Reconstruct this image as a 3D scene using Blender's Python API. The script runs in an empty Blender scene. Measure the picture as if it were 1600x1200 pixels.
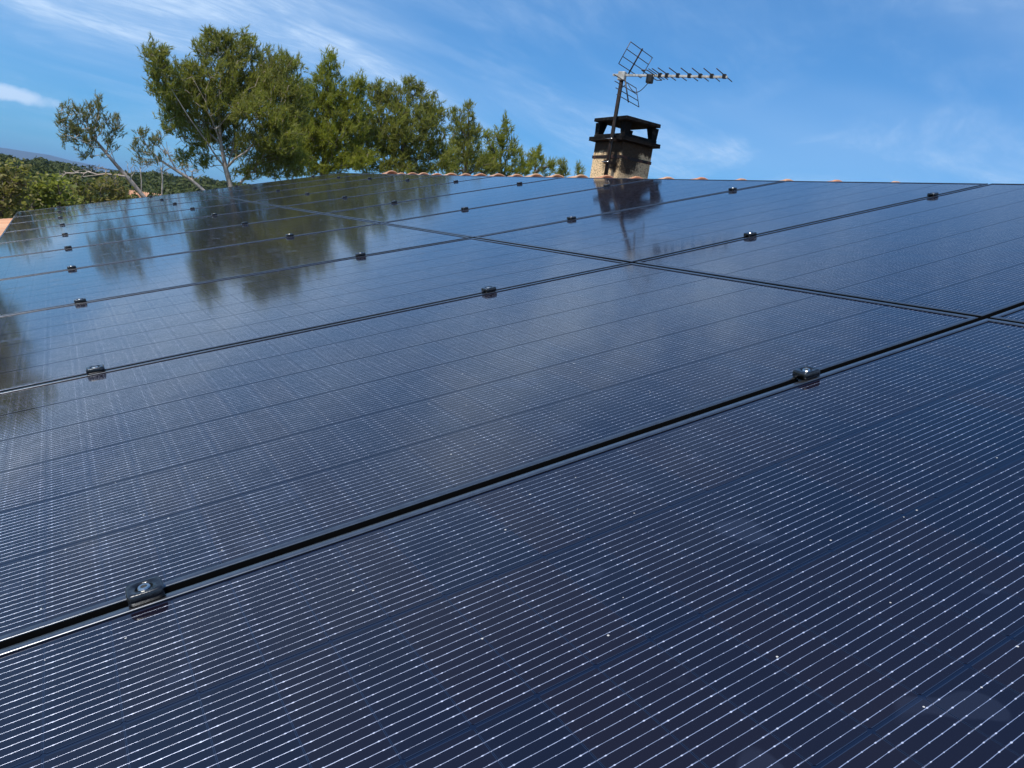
import bpy, bmesh, math, random
import numpy as np
from mathutils import Vector, Matrix, Quaternion

random.seed(7); np.random.seed(7)
C = bpy.context.scene.collection
S = bpy.context.scene
R = math.radians

# ------------------------------------------------------------------ camera
CAM = Vector((-1.65405, 0.28657, 0.02107))
RW = Matrix(((0.8527280363, -0.5014347040, 0.1463493549),      # rows: image right, image down, view direction
             (0.0298046318, -0.2330092336, -0.9720176855),
             (0.5215041514, 0.8332286208, -0.1837484295)))
FPX = 1202.15                                                  # focal length in pixels of a 1600 px wide frame
cd = bpy.data.cameras.new('camera'); cam = bpy.data.objects.new('camera', cd); C.objects.link(cam)
cd.sensor_width = 36; cd.lens = FPX / 1600 * 36; cd.clip_start = 0.02; cd.clip_end = 40000
cols = (RW[0], -RW[1], -RW[2])
m3 = Matrix((cols[0], cols[1], cols[2])).transposed()
cam.matrix_world = Matrix.Translation(CAM) @ m3.to_4x4()
S.camera = cam

# ------------------------------------------------------------------ sun, sky, exposure
SUNV = Vector((-0.47, -0.17, 0.87)).normalized()                # towards the sun
sun_el = math.asin(SUNV.z); sun_az = math.atan2(SUNV.x, SUNV.y)
sl = bpy.data.lights.new('sun', 'SUN'); sl.energy = 5.0; sl.angle = R(0.53); sl.color = (1.0, 0.95, 0.87)
so = bpy.data.objects.new('sun', sl); C.objects.link(so)
so.rotation_mode = 'QUATERNION'; so.rotation_quaternion = SUNV.to_track_quat('Z', 'Y')
so.location = (0, 0, 60)

W = bpy.data.worlds.new("World"); S.world = W; W.use_nodes = True
nt = W.node_tree; nt.nodes.clear()


class G:
    """small helper round a node tree"""
    def __init__(s, nt): s.nt = nt
    def n(s, t, ins=None, **kw):
        nd = s.nt.nodes.new(t)
        for k, v in kw.items(): setattr(nd, k, v)
        for k, v in (ins or {}).items():
            sock = nd.inputs[k]
            if isinstance(v, bpy.types.NodeSocket): s.nt.links.new(v, sock)
            else: sock.default_value = v
        return nd
    def m(s, op, a, b=None, c=None, clamp=False):
        ins = {0: a}
        if b is not None: ins[1] = b
        if c is not None: ins[2] = c
        return s.n('ShaderNodeMath', ins, operation=op, use_clamp=clamp).outputs[0]
    def mr(s, v, a, b, c=0.0, d=1.0, smooth=False):
        return s.n('ShaderNodeMapRange', {'Value': v, 'From Min': a, 'From Max': b, 'To Min': c, 'To Max': d},
                   interpolation_type='SMOOTHSTEP' if smooth else 'LINEAR').outputs[0]
    def mix(s, f, a, b):
        nd = s.n('ShaderNodeMix', data_type='RGBA')
        for k, v in ((0, f), (6, a), (7, b)):
            if isinstance(v, bpy.types.NodeSocket): s.nt.links.new(v, nd.inputs[k])
            else: nd.inputs[k].default_value = v if not isinstance(v, tuple) or len(v) == 4 else (*v, 1)
        return nd.outputs[2]
    def noise(s, vec, scale, detail=4, rough=0.5, dist=0.0):
        return s.n('ShaderNodeTexNoise', {'Vector': vec, 'Scale': scale, 'Detail': detail, 'Roughness': rough, 'Distortion': dist}).outputs[0]
    def xyz(s, vec):
        o = s.n('ShaderNodeSeparateXYZ', {0: vec}).outputs
        return o[0], o[1], o[2]
    def vec(s, x, y, z):
        return s.n('ShaderNodeCombineXYZ', {0: x, 1: y, 2: z}).outputs[0]


g = G(nt)
sky = g.n('ShaderNodeTexSky', sky_type='NISHITA', sun_disc=False, sun_elevation=sun_el, sun_rotation=sun_az % (2 * math.pi),
          altitude=0.0, air_density=1.0, dust_density=0.1, ozone_density=2.0)
tc = g.n('ShaderNodeTexCoord').outputs['Generated']
x, y, z = g.xyz(tc)
zz = g.m('ADD', g.m('MAXIMUM', z, 0.0), 0.10)
px_, py_ = g.m('DIVIDE', x, zz), g.m('DIVIDE', y, zz)
# cirrus sheet: noise in a horizontal plane high up, drawn out along one wind direction
ca, sa = math.cos(R(24)), math.sin(R(24))
al = g.m('ADD', g.m('MULTIPLY', px_, ca), g.m('MULTIPLY', py_, sa))
ac = g.m('SUBTRACT', g.m('MULTIPLY', py_, ca), g.m('MULTIPLY', px_, sa))
v1 = g.vec(g.m('MULTIPLY', al, 0.55), g.m('MULTIPLY', ac, 1.0), 3.7)
n1 = g.noise(v1, 1.15, 9, 0.60, 0.9)
n2 = g.noise(g.vec(g.m('MULTIPLY', al, 0.30), g.m('MULTIPLY', ac, 0.55), 8.1), 0.8, 3, 0.5, 0.4)
n3 = g.noise(g.vec(g.m('MULTIPLY', al, 1.2), g.m('MULTIPLY', ac, 3.4), 1.1), 2.6, 7, 0.65, 1.4)
c1 = g.mr(n1, 0.38, 0.72, 0, 1, True)
c2 = g.mr(n2, 0.32, 0.58, 0.2, 1, True)
c3 = g.mr(n3, 0.38, 0.70, 0.40, 1, False)
cl = g.m('MULTIPLY', g.m('MULTIPLY', c1, c2), c3)
veil = g.mr(n2, 0.28, 0.62, 0.05, 0.36, True)
cl = g.m('ADD', g.m('MULTIPLY', cl, 1.2), veil)
# one small low white cloud
cdir = (RW.transposed() @ Vector(((14 - 800) / FPX, (146 - 600) / FPX, 1))).normalized()
azc = math.atan2(cdir.x, cdir.y); elc = math.asin(cdir.z)
az_ = g.m('ARCTAN2', x, y); el_ = g.m('ARCSINE', z)
wob = g.m('MULTIPLY', g.m('SUBTRACT', g.noise(tc, 55, 5, 0.6), 0.5), 0.9)
daz = g.m('DIVIDE', g.m('SUBTRACT', az_, azc), 0.052)
dele = g.m('DIVIDE', g.m('ADD', g.m('SUBTRACT', el_, elc), g.m('MULTIPLY', g.m('SUBTRACT', az_, azc), 0.05)), 0.0095)
rr = g.m('SQRT', g.m('ADD', g.m('MULTIPLY', daz, daz), g.m('MULTIPLY', dele, dele)))
puff = g.mr(g.m('ADD', rr, wob), 1.15, 0.35, 0, 0.9, True)
cl = g.m('MULTIPLY', cl, g.m('MULTIPLY', g.mr(z, 0.05, 0.22, 0.22, 1.0, True), g.mr(z, 0.32, 0.62, 1.0, 0.22, True)), clamp=True)      # cirrus thins towards the horizon
cl = g.m('MAXIMUM', cl, puff)
cl = g.m('MULTIPLY', cl, g.mr(z, 0.0, 0.05, 0, 1, True))
# the photograph's camera renders the sky a deeper, cleaner blue: one colour balance over the whole sky
sr, sg, sb = g.n('ShaderNodeSeparateColor', {0: sky.outputs[0]}).outputs[:3]
skc = g.n('ShaderNodeCombineColor', {0: g.m('MULTIPLY', g.m('POWER', sr, 0.7), 0.335), 1: g.m('MULTIPLY', g.m('POWER', sg, 0.7), 1.02),
                                     2: g.m('MULTIPLY', g.m('POWER', sb, 0.7), 1.78)}).outputs[0]
white = (5.3, 6.8, 8.8, 1)
colr = g.mix(cl, skc, white)
bg = g.n('ShaderNodeBackground', {'Color': colr, 'Strength': 0.125})
out = g.n('ShaderNodeOutputWorld', {'Surface': bg.outputs[0]})

S.view_settings.view_transform = 'Standard'; S.view_settings.look = 'None'
S.view_settings.exposure = 0.0; S.view_settings.gamma = 1.0; S.view_settings.use_curve_mapping = False
S.render.engine = 'CYCLES'
S.cycles.max_bounces = 8; S.cycles.transparent_max_bounces = 8
S.cycles.sample_clamp_indirect = 6.0

# ------------------------------------------------------------------ frames of reference
PITCH = R(16)
U = Vector((math.cos(PITCH), 0, math.sin(PITCH)))              # up the roof slope
V = Vector((0, 1, 0))                                          # along the ridge
N = Vector((-math.sin(PITCH), 0, math.cos(PITCH)))             # roof normal
ROOF = Matrix((U, V, N)).transposed().to_4x4()
GROUND = -3.9


def P(u, v, n=0.0): return U * u + V * v + N * n


def at(px, py, dist):
    """the place seen at a pixel of the photograph, at a horizontal distance in metres"""
    d = RW.transposed() @ Vector(((px - 800) / FPX, (py - 600) / FPX, 1))
    return CAM + d * (dist / math.hypot(d.x, d.y))


# ------------------------------------------------------------------ object helpers
def mesh_np(name, verts, faces):
    me = bpy.data.meshes.new(name)
    me.from_pydata([tuple(v) for v in verts], [], [tuple(f) for f in faces]); me.update()
    return me


def mesh_tris(name, co):
    """co: (n,3,3) array of loose triangles"""
    n = len(co)
    me = bpy.data.meshes.new(name)
    me.vertices.add(3 * n); me.vertices.foreach_set('co', np.asarray(co, np.float32).reshape(-1))
    me.loops.add(3 * n); me.loops.foreach_set('vertex_index', np.arange(3 * n, dtype=np.int32))
    me.polygons.add(n); me.polygons.foreach_set('loop_start', np.arange(0, 3 * n, 3, dtype=np.int32))
    me.polygons.foreach_set('loop_total', np.full(n, 3, np.int32))
    me.update(calc_edges=True); return me


def mesh_quads(name, co):
    n = len(co)
    me = bpy.data.meshes.new(name)
    me.vertices.add(4 * n); me.vertices.foreach_set('co', np.asarray(co, np.float32).reshape(-1))
    me.loops.add(4 * n); me.loops.foreach_set('vertex_index', np.arange(4 * n, dtype=np.int32))
    me.polygons.add(n); me.polygons.foreach_set('loop_start', np.arange(0, 4 * n, 4, dtype=np.int32))
    me.polygons.foreach_set('loop_total', np.full(n, 4, np.int32))
    me.update(calc_edges=True); return me


def smooth(me, on=True):
    me.polygons.foreach_set('use_smooth', [on] * len(me.polygons)); return me


def link(name, me, mat=None, parent=None, mw=None):
    if mat is not None and me is not None and len(me.materials) == 0: me.materials.append(mat)
    o = bpy.data.objects.new(name, me); C.objects.link(o)
    if mw is not None: o.matrix_basis = mw
    if parent is not None: o.parent = parent
    return o


def tag(o, label=None, cat=None, group=None, kind=None):
    if label: o['label'] = label
    if cat: o['category'] = cat
    if group: o['group'] = group
    if kind: o['kind'] = kind
    return o


def empty(name, mw, label=None, cat=None, group=None, parent=None):
    o = bpy.data.objects.new(name, None); C.objects.link(o); o.matrix_basis = mw
    o.empty_display_size = 0.1
    if parent is not None: o.parent = parent
    return tag(o, label, cat, group)


def T(v): return Matrix.Translation(Vector(v))


def bm_mesh(name, bm, sm=False):
    me = bpy.data.meshes.new(name); bm.to_mesh(me); bm.free()
    if sm: smooth(me)
    return me


def add_box(bm, lo, hi, mat=None, bevel=0.0, seg=1):
    lo, hi = Vector(lo), Vector(hi)
    r = bmesh.ops.create_cube(bm, size=1.0)
    vs = r['verts']
    for v in vs:
        v.co = Vector((lo[i] + (v.co[i] + 0.5) * (hi[i] - lo[i]) for i in range(3)))
    if mat is not None:
        for v in vs: v.co = mat @ v.co
    if bevel:
        es = list({e for v in vs for e in v.link_edges})
        r = bmesh.ops.bevel(bm, geom=es, offset=bevel, segments=seg, profile=0.5, affect='EDGES')
    return bm


def box_mesh(name, lo, hi, bevel=0.0, seg=1, mat=None):
    bm = bmesh.new(); add_box(bm, lo, hi, mat, bevel, seg); return bm_mesh(name, bm)


def tube_arrays(pts, rads, k=8, cap=True, off=0):
    pts = [Vector(p) for p in pts]; vs = []; fs = []
    t0 = (pts[1] - pts[0]).normalized()
    a = t0.orthogonal().normalized()
    for i, p in enumerate(pts):
        t = (pts[min(i + 1, len(pts) - 1)] - pts[max(i - 1, 0)]).normalized()
        a = (a - t * a.dot(t)).normalized(); b = t.cross(a)
        for j in range(k):
            an = 2 * math.pi * j / k
            vs.append(p + (a * math.cos(an) + b * math.sin(an)) * rads[i])
    for i in range(len(pts) - 1):
        for j in range(k):
            q = off + i * k
            fs.append((q + j, q + (j + 1) % k, q + k + (j + 1) % k, q + k + j))
    if cap:
        fs.append(tuple(off + j for j in range(k))[::-1]); fs.append(tuple(off + (len(pts) - 1) * k + j for j in range(k)))
    return vs, fs


def tube_mesh(name, paths, k=8, sm=True):
    """paths: list of (pts, rads)"""
    vs = []; fs = []
    for pts, rads in paths:
        if not hasattr(rads, '__len__'): rads = [rads] * len(pts)
        a, b = tube_arrays(pts, rads, k, True, len(vs)); vs += a; fs += b
    me = mesh_np(name, vs, fs)
    if sm: smooth(me)
    return me


# ------------------------------------------------------------------ materials
def new_mat(name):
    m = bpy.data.materials.new(name); m.use_nodes = True; m.node_tree.nodes.clear(); return m, G(m.node_tree)


def fin(g, sh):
    g.n('ShaderNodeOutputMaterial', {'Surface': sh})


def cell_material(name, base, is_cell):
    """laminated module face: dark silicon or back sheet with round solder wires, all under one glass coat"""
    m, g = new_mat(name)
    oc = g.n('ShaderNodeTexCoord').outputs['Object']
    x, y, z = g.xyz(oc)
    pos = g.n('ShaderNodeNewGeometry').outputs['Position']
    oi = g.n('ShaderNodeObjectInfo').outputs['Random']
    pitch = 0.0111
    if is_cell:
        yc = y                                                  # cell centred on its origin
    else:                                                       # back sheet: strings every 185 mm
        yc = g.m('SUBTRACT', g.m('PINGPONG', g.m('ADD', y, 0.0925 * 41), 0.0925), 0.0)
        yc = g.m('SUBTRACT', g.m('WRAP', g.m('ADD', y, 0.185 * 10), 0.0925, -0.0925), 0.0)
        # six strings: centres at odd multiples of 92.5 mm
        yc = g.m('WRAP', g.m('ADD', y, 0.0925), 0.0925, -0.0925)
    inside = g.m('LESS_THAN', g.m('ABSOLUTE', yc), 0.0111 * 8)
    s = g.m('DIVIDE', g.m('WRAP', yc, pitch, 0.0), pitch)       # 0..1 across one wire pitch
    d = g.m('MULTIPLY', g.m('SUBTRACT', s, 0.5), pitch)         # metres from the wire's axis
    d = g.m('ADD', d, g.m('MULTIPLY', g.m('SUBTRACT', g.noise(pos, 24, 1, 0.5), 0.5), 0.0009))
    widx = g.m('ADD', g.m('FLOOR', g.m('DIVIDE', yc, pitch)), g.m('MULTIPLY', oi, 97.0))
    wrand = g.n('ShaderNodeTexWhiteNoise', {'W': widx}, noise_dimensions='1D').outputs['Value']
    # solder dots every 15 mm, long pads near the cell's ends
    xx = g.m('ADD', x, 0.0)
    if not is_cell: xx = g.m('WRAP', g.m('ADD', x, 0.0622 * 0.5), 0.0311, -0.0311)
    ax_ = g.m('ABSOLUTE', xx)
    small = g.mr(g.m('ABSOLUTE', g.m('SUBTRACT', ax_, 0.0078)), 0.0009, 0.0003, 0, 0.55)
    big = g.mr(g.m('ABSOLUTE', g.m('SUBTRACT', ax_, 0.0233)), 0.0014, 0.0004, 0, 1.0)
    isdot = g.m('MAXIMUM', small, big)
    end_ = g.m('GREATER_THAN', ax_, 0.0290)
    amp = g.m('MULTIPLY', g.mr(g.noise(pos, 30, 3, 0.6), 0.3, 0.7, 0.55, 1.25), g.m('ADD', 0.78, g.m('MULTIPLY', wrand, 0.42)))
    w = g.m('ADD', g.m('MULTIPLY', amp, 0.00028), g.m('MULTIPLY', g.m('MULTIPLY', isdot, amp), 0.00038))
    w = g.m('MULTIPLY', w, g.m('SUBTRACT', 1.0, g.m('MULTIPLY', end_, 0.35)))
    t = g.m('DIVIDE', d, w)
    wire = g.m('MULTIPLY', g.m('LESS_THAN', g.m('ABSOLUTE', t), 1.0), inside)
    # round wire: lean the normal across it
    sx = g.m('MULTIPLY', g.m('MULTIPLY', t, wire), 1.0)
    jit = g.m('MULTIPLY', g.m('SUBTRACT', g.noise(pos, 330, 1, 0.5), 0.5), g.m('MULTIPLY', wire, 0.25))
    loc = g.vec(jit, sx, 1.0)
    wn = g.n('ShaderNodeVectorTransform', {0: loc}, vector_type='NORMAL', convert_from='OBJECT', convert_to='WORLD').outputs[0]
    wn = g.n('ShaderNodeVectorMath', {0: wn}, operation='NORMALIZE').outputs[0]
    # dried water marks and pollen: real soiling with shapes of its own
    soil = g.mr(g.m('ADD', g.m('MULTIPLY', g.noise(pos, 13.0, 1, 0.5, 0.2), 0.7), g.m('MULTIPLY', g.noise(pos, 2.0, 2, 0.5), 0.3)), 0.625, 0.65, 0, 1, True)
    soil2 = g.mr(g.noise(pos, 0.7, 4, 0.55), 0.38, 0.70, 0, 1, True)
    vor = g.n('ShaderNodeTexVoronoi', {'Vector': pos, 'Scale': 42.0, 'Randomness': 1.0}, feature='F1')
    vc = g.xyz(vor.outputs['Color'])[0]
    speck = g.m('MULTIPLY', g.m('LESS_THAN', vor.outputs['Distance'], g.m('MULTIPLY', vc, 0.055)), g.m('GREATER_THAN', vc, 0.72))
    hue = g.mix(oi, (0.0080, 0.0046, 0.0074), (0.0034, 0.0038, 0.0110)) if is_cell else g.mix(0.0, base, base)
    hue = g.mix(g.m('MULTIPLY', soil, 0.030), hue, (0.20, 0.26, 0.42))
    hue = g.mix(g.m('MULTIPLY', soil2, 0.004), hue, (0.30, 0.33, 0.42))
    if is_cell:                                                 # bare silicon rim of each cell, paler than its face
        rim = g.m('MAXIMUM', g.m('GREATER_THAN', g.m('ABSOLUTE', y), 0.09035), g.m('GREATER_THAN', g.m('ABSOLUTE', x), 0.0303))
        hue = g.mix(rim, hue, (0.017, 0.026, 0.052))
    padz = g.m('MULTIPLY', g.m('GREATER_THAN', ax_, 0.0240), g.m('LESS_THAN', g.m('ABSOLUTE', g.m('DIVIDE', d, 0.00062)), 1.0))
    padz = g.m('MULTIPLY', g.m('MULTIPLY', padz, inside), g.mr(g.noise(pos, 260, 3, 0.7), 0.35, 0.62, 0.10, 0.75))
    hue = g.mix(padz, hue, (0.11, 0.125, 0.18))
    col = g.mix(wire, hue, (0.66, 0.70, 0.84))
    col = g.mix(g.m('MULTIPLY', speck, 0.8), col, (0.62, 0.60, 0.55))
    wm = g.m('MULTIPLY', wire, g.m('SUBTRACT', 1.0, speck))
    metal = g.m('MULTIPLY', wm, g.m('SUBTRACT', 0.82, g.m('MULTIPLY', isdot, 0.5)))
    rough = g.m('SUBTRACT', 0.5, g.m('MULTIPLY', wm, 0.08))
    crough = g.m('ADD', 0.075, g.m('ADD', g.m('MULTIPLY', soil2, 0.012), g.m('MULTIPLY', soil, 0.06)))
    p = g.n('ShaderNodeBsdfPrincipled', {'Base Color': col, 'Metallic': metal, 'Roughness': rough, 'Normal': wn, 'Specular IOR Level': 0.0,
            'Coat Weight': 1.0, 'Coat Roughness': crough, 'Coat IOR': 1.6})
    fin(g, p.outputs[0]); return m


M_cell = cell_material('silicon_cell', (0.0052, 0.0052, 0.0098), True)
M_sheet = cell_material('back_sheet', (0.0035, 0.0065, 0.021), False)


def simple(name, col, rough=0.5, metal=0.0, nscale=None, col2=None, bump=0.0, bscale=None, lo=0.35, hi=0.65, spec=0.5, coat=0.0, coords='Object'):
    m, g = new_mat(name)
    oc = g.n('ShaderNodeTexCoord').outputs[coords] if coords != 'World' else g.n('ShaderNodeNewGeometry').outputs['Position']
    c = (*col, 1)
    if nscale: c = g.mix(g.mr(g.noise(oc, nscale, 6, 0.6), lo, hi), col, col2)
    ins = {'Base Color': c, 'Roughness': rough, 'Metallic': metal, 'Specular IOR Level': spec, 'Coat Weight': coat}
    if bump: ins['Normal'] = g.n('ShaderNodeBump', {'Strength': bump, 'Distance': 0.01, 'Height': g.noise(oc, bscale or nscale, 6, 0.65)}).outputs[0]
    fin(g, g.n('ShaderNodeBsdfPrincipled', ins).outputs[0]); return m


M_frame = simple('black_anodised_frame', (0.15, 0.158, 0.172), 0.27, 0.9, 60, (0.20, 0.208, 0.222), 0.0)
M_side_shade = simple('shaded_frame_side', (0.006, 0.006, 0.006), 0.6, spec=0.1)  # frame walls coloured near black: the shade of the seams put into the paint
M_clamp = simple('black_coated_clamp', (0.030, 0.032, 0.035), 0.24, 0.8, 90, (0.055, 0.058, 0.062), 0.08, 160, coat=0.3)
M_bolt = simple('steel_bolt', (0.55, 0.55, 0.53), 0.25, 1.0)


def tile_material():
    m, g = new_mat('clay_tile')
    oc = g.n('ShaderNodeTexCoord').outputs['Object']
    pos = g.n('ShaderNodeNewGeometry').outputs['Position']
    oi = g.n('ShaderNodeObjectInfo').outputs['Random']
    isl = g.n('ShaderNodeNewGeometry').outputs['Random Per Island']
    r = g.m('FRACT', g.m('ADD', oi, isl))
    c = g.mix(r, (0.52, 0.225, 0.115), (0.62, 0.37, 0.22))
    c = g.mix(g.mr(g.noise(pos, 9, 6, 0.65), 0.45, 0.75), c, (0.40, 0.27, 0.19))
    c = g.mix(g.mr(g.noise(pos, 34, 5, 0.7), 0.58, 0.72, 0, 0.7), c, (0.17, 0.13, 0.10))
    c = g.mix(g.mr(g.noise(pos, 60, 3, 0.7), 0.62, 0.74, 0, 0.6), c, (0.55, 0.50, 0.38))
    b = g.n('ShaderNodeBump', {'Strength': 0.4, 'Distance': 0.004, 'Height': g.noise(oc, 90, 5, 0.7)}).outputs[0]
    fin(g, g.n('ShaderNodeBsdfPrincipled', {'Base Color': c, 'Roughness': 0.85, 'Normal': b, 'Specular IOR Level': 0.3}).outputs[0]); return m


M_tile = tile_material()
M_deck = simple('roof_deck', (0.10, 0.08, 0.06), 0.9)
M_wall = simple('rendered_wall', (0.62, 0.50, 0.36), 0.9, 0, 3, (0.52, 0.41, 0.29), 0.3, 80, coords='World')
M_mortar = simple('ridge_mortar', (0.36, 0.31, 0.25), 0.95, 0, 20, (0.26, 0.22, 0.18), 0.5, 60, coords='World')
M_antenna = simple('weathered_aluminium', (0.62, 0.60, 0.54), 0.5, 0.35, 30, (0.36, 0.33, 0.28), coords='World')
M_rod = simple('sooted_rod', (0.055, 0.05, 0.048), 0.5, 0.5, 40, (0.12, 0.10, 0.09), coords='World')
M_mast = simple('sooted_mast', (0.008, 0.0065, 0.006), 0.75, 0.0, 26, (0.030, 0.019, 0.015), spec=0.2, coords='World')
M_plastic = simple('black_plastic', (0.012, 0.012, 0.012), 0.5)
M_strap = simple('rusty_strap', (0.016, 0.011, 0.010), 0.7, 0.3, 14, (0.15, 0.055, 0.03), lo=0.5, hi=0.7, coords='World')
M_soot = simple('sooted_concrete', (0.010, 0.0085, 0.008), 0.9, 0, 22, (0.075, 0.065, 0.05), 0.5, 70, lo=0.56, hi=0.82, coords='World', spec=0.15)


def chimney_material():
    m, g = new_mat('pebbledash_with_soot')
    pos = g.n('ShaderNodeNewGeometry').outputs['Position']
    x, y, z = g.xyz(pos)
    vor = g.n('ShaderNodeTexVoronoi', {'Vector': pos, 'Scale': 95.0}, feature='F1')
    vd = vor.outputs['Distance']
    c = g.mix(g.mr(vd, 0.50, 0.85), (0.94, 0.69, 0.39), (0.36, 0.25, 0.15))
    c = g.mix(g.mr(g.noise(pos, 6, 5, 0.6), 0.45, 0.7, 0, 0.25), c, (0.48, 0.32, 0.20))
    wob = g.m('MULTIPLY', g.m('SUBTRACT', g.noise(pos, 9, 6, 0.65), 0.5), 0.30)
    wob2 = g.m('MULTIPLY', g.m('SUBTRACT', g.noise(g.vec(g.m('MULTIPLY', x, 1), g.m('MULTIPLY', y, 1), g.m('MULTIPLY', z, 0.18)), 38, 4, 0.6), 0.5), 0.20)
    top = g.mr(g.m('ADD', z, g.m('ADD', g.m('MULTIPLY', wob, 0.35), g.m('MULTIPLY', wob2, 0.5))), 0.850, 0.890, 0, 1, True)
    # a soot run down the near corner and along the face towards the camera
    dc = g.m('ADD', g.m('SUBTRACT', x, 2.545), g.m('MULTIPLY', g.m('SUBTRACT', y, 5.69), 0.9))
    run = g.mr(g.m('ADD', g.m('ABSOLUTE', dc), g.m('ADD', wob, g.m('MULTIPLY', wob2, 0.6))), 0.150, 0.070, 0, 1, True)
    run = g.m('MULTIPLY', run, g.mr(g.m('ADD', z, wob), 0.69, 0.75, 0.15, 1, True))
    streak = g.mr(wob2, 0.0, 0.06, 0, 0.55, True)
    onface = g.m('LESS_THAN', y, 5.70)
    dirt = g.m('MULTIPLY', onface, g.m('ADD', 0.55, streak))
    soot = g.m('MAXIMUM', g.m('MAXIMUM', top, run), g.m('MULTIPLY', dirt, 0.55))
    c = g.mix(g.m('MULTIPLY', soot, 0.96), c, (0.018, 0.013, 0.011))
    b = g.n('ShaderNodeBump', {'Strength': 0.9, 'Distance': 0.006, 'Height': g.m('SUBTRACT', 1.0, vd)}).outputs[0]
    fin(g, g.n('ShaderNodeBsdfPrincipled', {'Base Color': c, 'Roughness': 0.95, 'Normal': b, 'Specular IOR Level': 0.2}).outputs[0]); return m


M_chim = chimney_material()


def leaf_material(name, c1, c2, c3, transl=0.25, vary=0.5, spec=0.35, rough=0.5):
    m, g = new_mat(name)
    geo = g.n('ShaderNodeNewGeometry')
    isl = geo.outputs['Random Per Island']; pos = geo.outputs['Position']
    c = g.mix(isl, c1, c2)
    c = g.mix(g.mr(g.noise(pos, 1.1, 4, 0.6), 0.42, 0.68, 0, vary), c, c3)
    p = g.n('ShaderNodeBsdfPrincipled', {'Base Color': c, 'Roughness': rough, 'Specular IOR Level': spec})
    tr = g.n('ShaderNodeBsdfTranslucent', {'Color': g.mix(0.5, c, (0.34, 0.40, 0.04))})
    mx = g.n('ShaderNodeMixShader', {0: transl, 1: p.outputs[0], 2: tr.outputs[0]})
    fin(g, mx.outputs[0]); return m


M_needle = leaf_material('pine_needles', (0.190, 0.215, 0.032), (0.370, 0.350, 0.085), (0.180, 0.165, 0.065), 0.52)
M_needle_b = leaf_material('bright_pine_needles', (0.215, 0.250, 0.024), (0.400, 0.390, 0.058), (0.190, 0.190, 0.048), 0.52)
M_needle_g = leaf_material('grey_pine_needles', (0.140, 0.150, 0.050), (0.260, 0.240, 0.095), (0.150, 0.130, 0.065), 0.32)
M_leaf_g = leaf_material('green_leaves', (0.130, 0.175, 0.028), (0.400, 0.410, 0.100), (0.170, 0.130, 0.045), 0.45, 0.6, 0.25, 0.5)
M_leaf_b = leaf_material('brownish_leaves', (0.145, 0.150, 0.038), (0.330, 0.285, 0.110), (0.210, 0.120, 0.055), 0.42, 0.7, 0.25, 0.5)
M_wood = leaf_material('far_foliage', (0.038, 0.055, 0.014), (0.080, 0.095, 0.022), (0.050, 0.055, 0.020), 0.08, 0.6, 0.1)
M_bark = simple('grey_pine_bark', (0.50, 0.43, 0.37), 0.9, 0, 7, (0.27, 0.20, 0.155), 0.6, 30, coords='World')
M_bark_d = simple('dark_pine_bark', (0.13, 0.10, 0.085), 0.9, 0, 7, (0.24, 0.20, 0.17), 0.6, 30, lo=0.5, hi=0.7, coords='World')
M_ground = simple('dry_scrub_ground', (0.14, 0.13, 0.06), 0.95, 0, 0.25, (0.07, 0.085, 0.03), 0.5, 1.2, coords='World')
M_mount = simple('wooded_mountain', (0.03, 0.04, 0.02), 0.95, 0, 0.004, (0.05, 0.055, 0.035), coords='World')


# ------------------------------------------------------------------ ground, hills
def gz(x, y):
    d = np.hypot(x + 1.6, y)
    az = np.degrees(np.arctan2(x, y))
    z = GROUND - 1.3 * (1 - np.exp(-np.maximum(d - 14, 0) / 40))
    # a wooded rise 200-300 m off, highest to the left of the view and again behind the pines
    crest = np.interp(az, [-60, -20, -2.5, 2, 5, 8, 20, 60], [3, 4.0, 3.9, 2.2, 3.3, 5.0, 5.6, 3]) + 0.35 * np.sin(x * 0.11) + 0.3 * np.sin(x * 0.27 + 1)
    z = z + crest * np.exp(-((d - 260) / 85.0) ** 2)
    z = z + 0.5 * np.sin(x * 0.03) * np.sin(y * 0.027 + 1) * np.clip((d - 20) / 60, 0, 1)
    return z


rs = [0] + list(np.geomspace(4, 13000, 90)); na = 144
gv = [(-1.6, 0, GROUND)]; gf = []
for i, r in enumerate(rs[1:]):
    for j in range(na):
        a = 2 * math.pi * j / na
        X, Y = -1.6 + r * math.sin(a), r * math.cos(a)
        gv.append((X, Y, float(gz(np.array(X), np.array(Y))) - (r > 900) * 4))
for j in range(na): gf.append((0, 1 + (j + 1) % na, 1 + j))
for i in range(len(rs) - 2):
    for j in range(na):
        a = 1 + i * na; b = a + na
        gf.append((a + j, a + (j + 1) % na, b + (j + 1) % na, b + j))
tag(link('ground', smooth(mesh_np('ground', gv, gf)), M_ground), 'dry scrubby ground falling away below the house', None, None, 'structure')

# blue mountain far off
mv = []; mf = []; nx, ny = 90, 10
for i in range(nx + 1):
    az = R(-60 + 100 * i / nx)
    for j in range(ny + 1):
        d = 6800 + 2600 * j / ny
        s = math.sin(math.pi * min(1, j / ny * 1.0)) ** 0.8 if 0 < j < ny else 0
        azd = math.degrees(az)
        prof = float(np.interp(azd, [-60, -30, -10, -1.5, 0.5, 2, 4, 10, 40], [60, 95, 80, 126, 122, 104, 84, 60, 70])) + 4 * math.sin(azd * 2.3 + 2) + 3 * math.sin(azd * 5.1)
        mv.append((-1.6 + d * math.sin(az), d * math.cos(az), -14 + max(prof, 22) * s * 1.05))
for i in range(nx):
    for j in range(ny):
        a = i * (ny + 1) + j; mf.append((a, a + ny + 1, a + ny + 2, a + 1))
tag(link('mountain', smooth(mesh_np('mountain', mv, mf)), M_mount), 'blue mountain ridge far away on the left horizon', None, None, 'structure')

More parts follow.
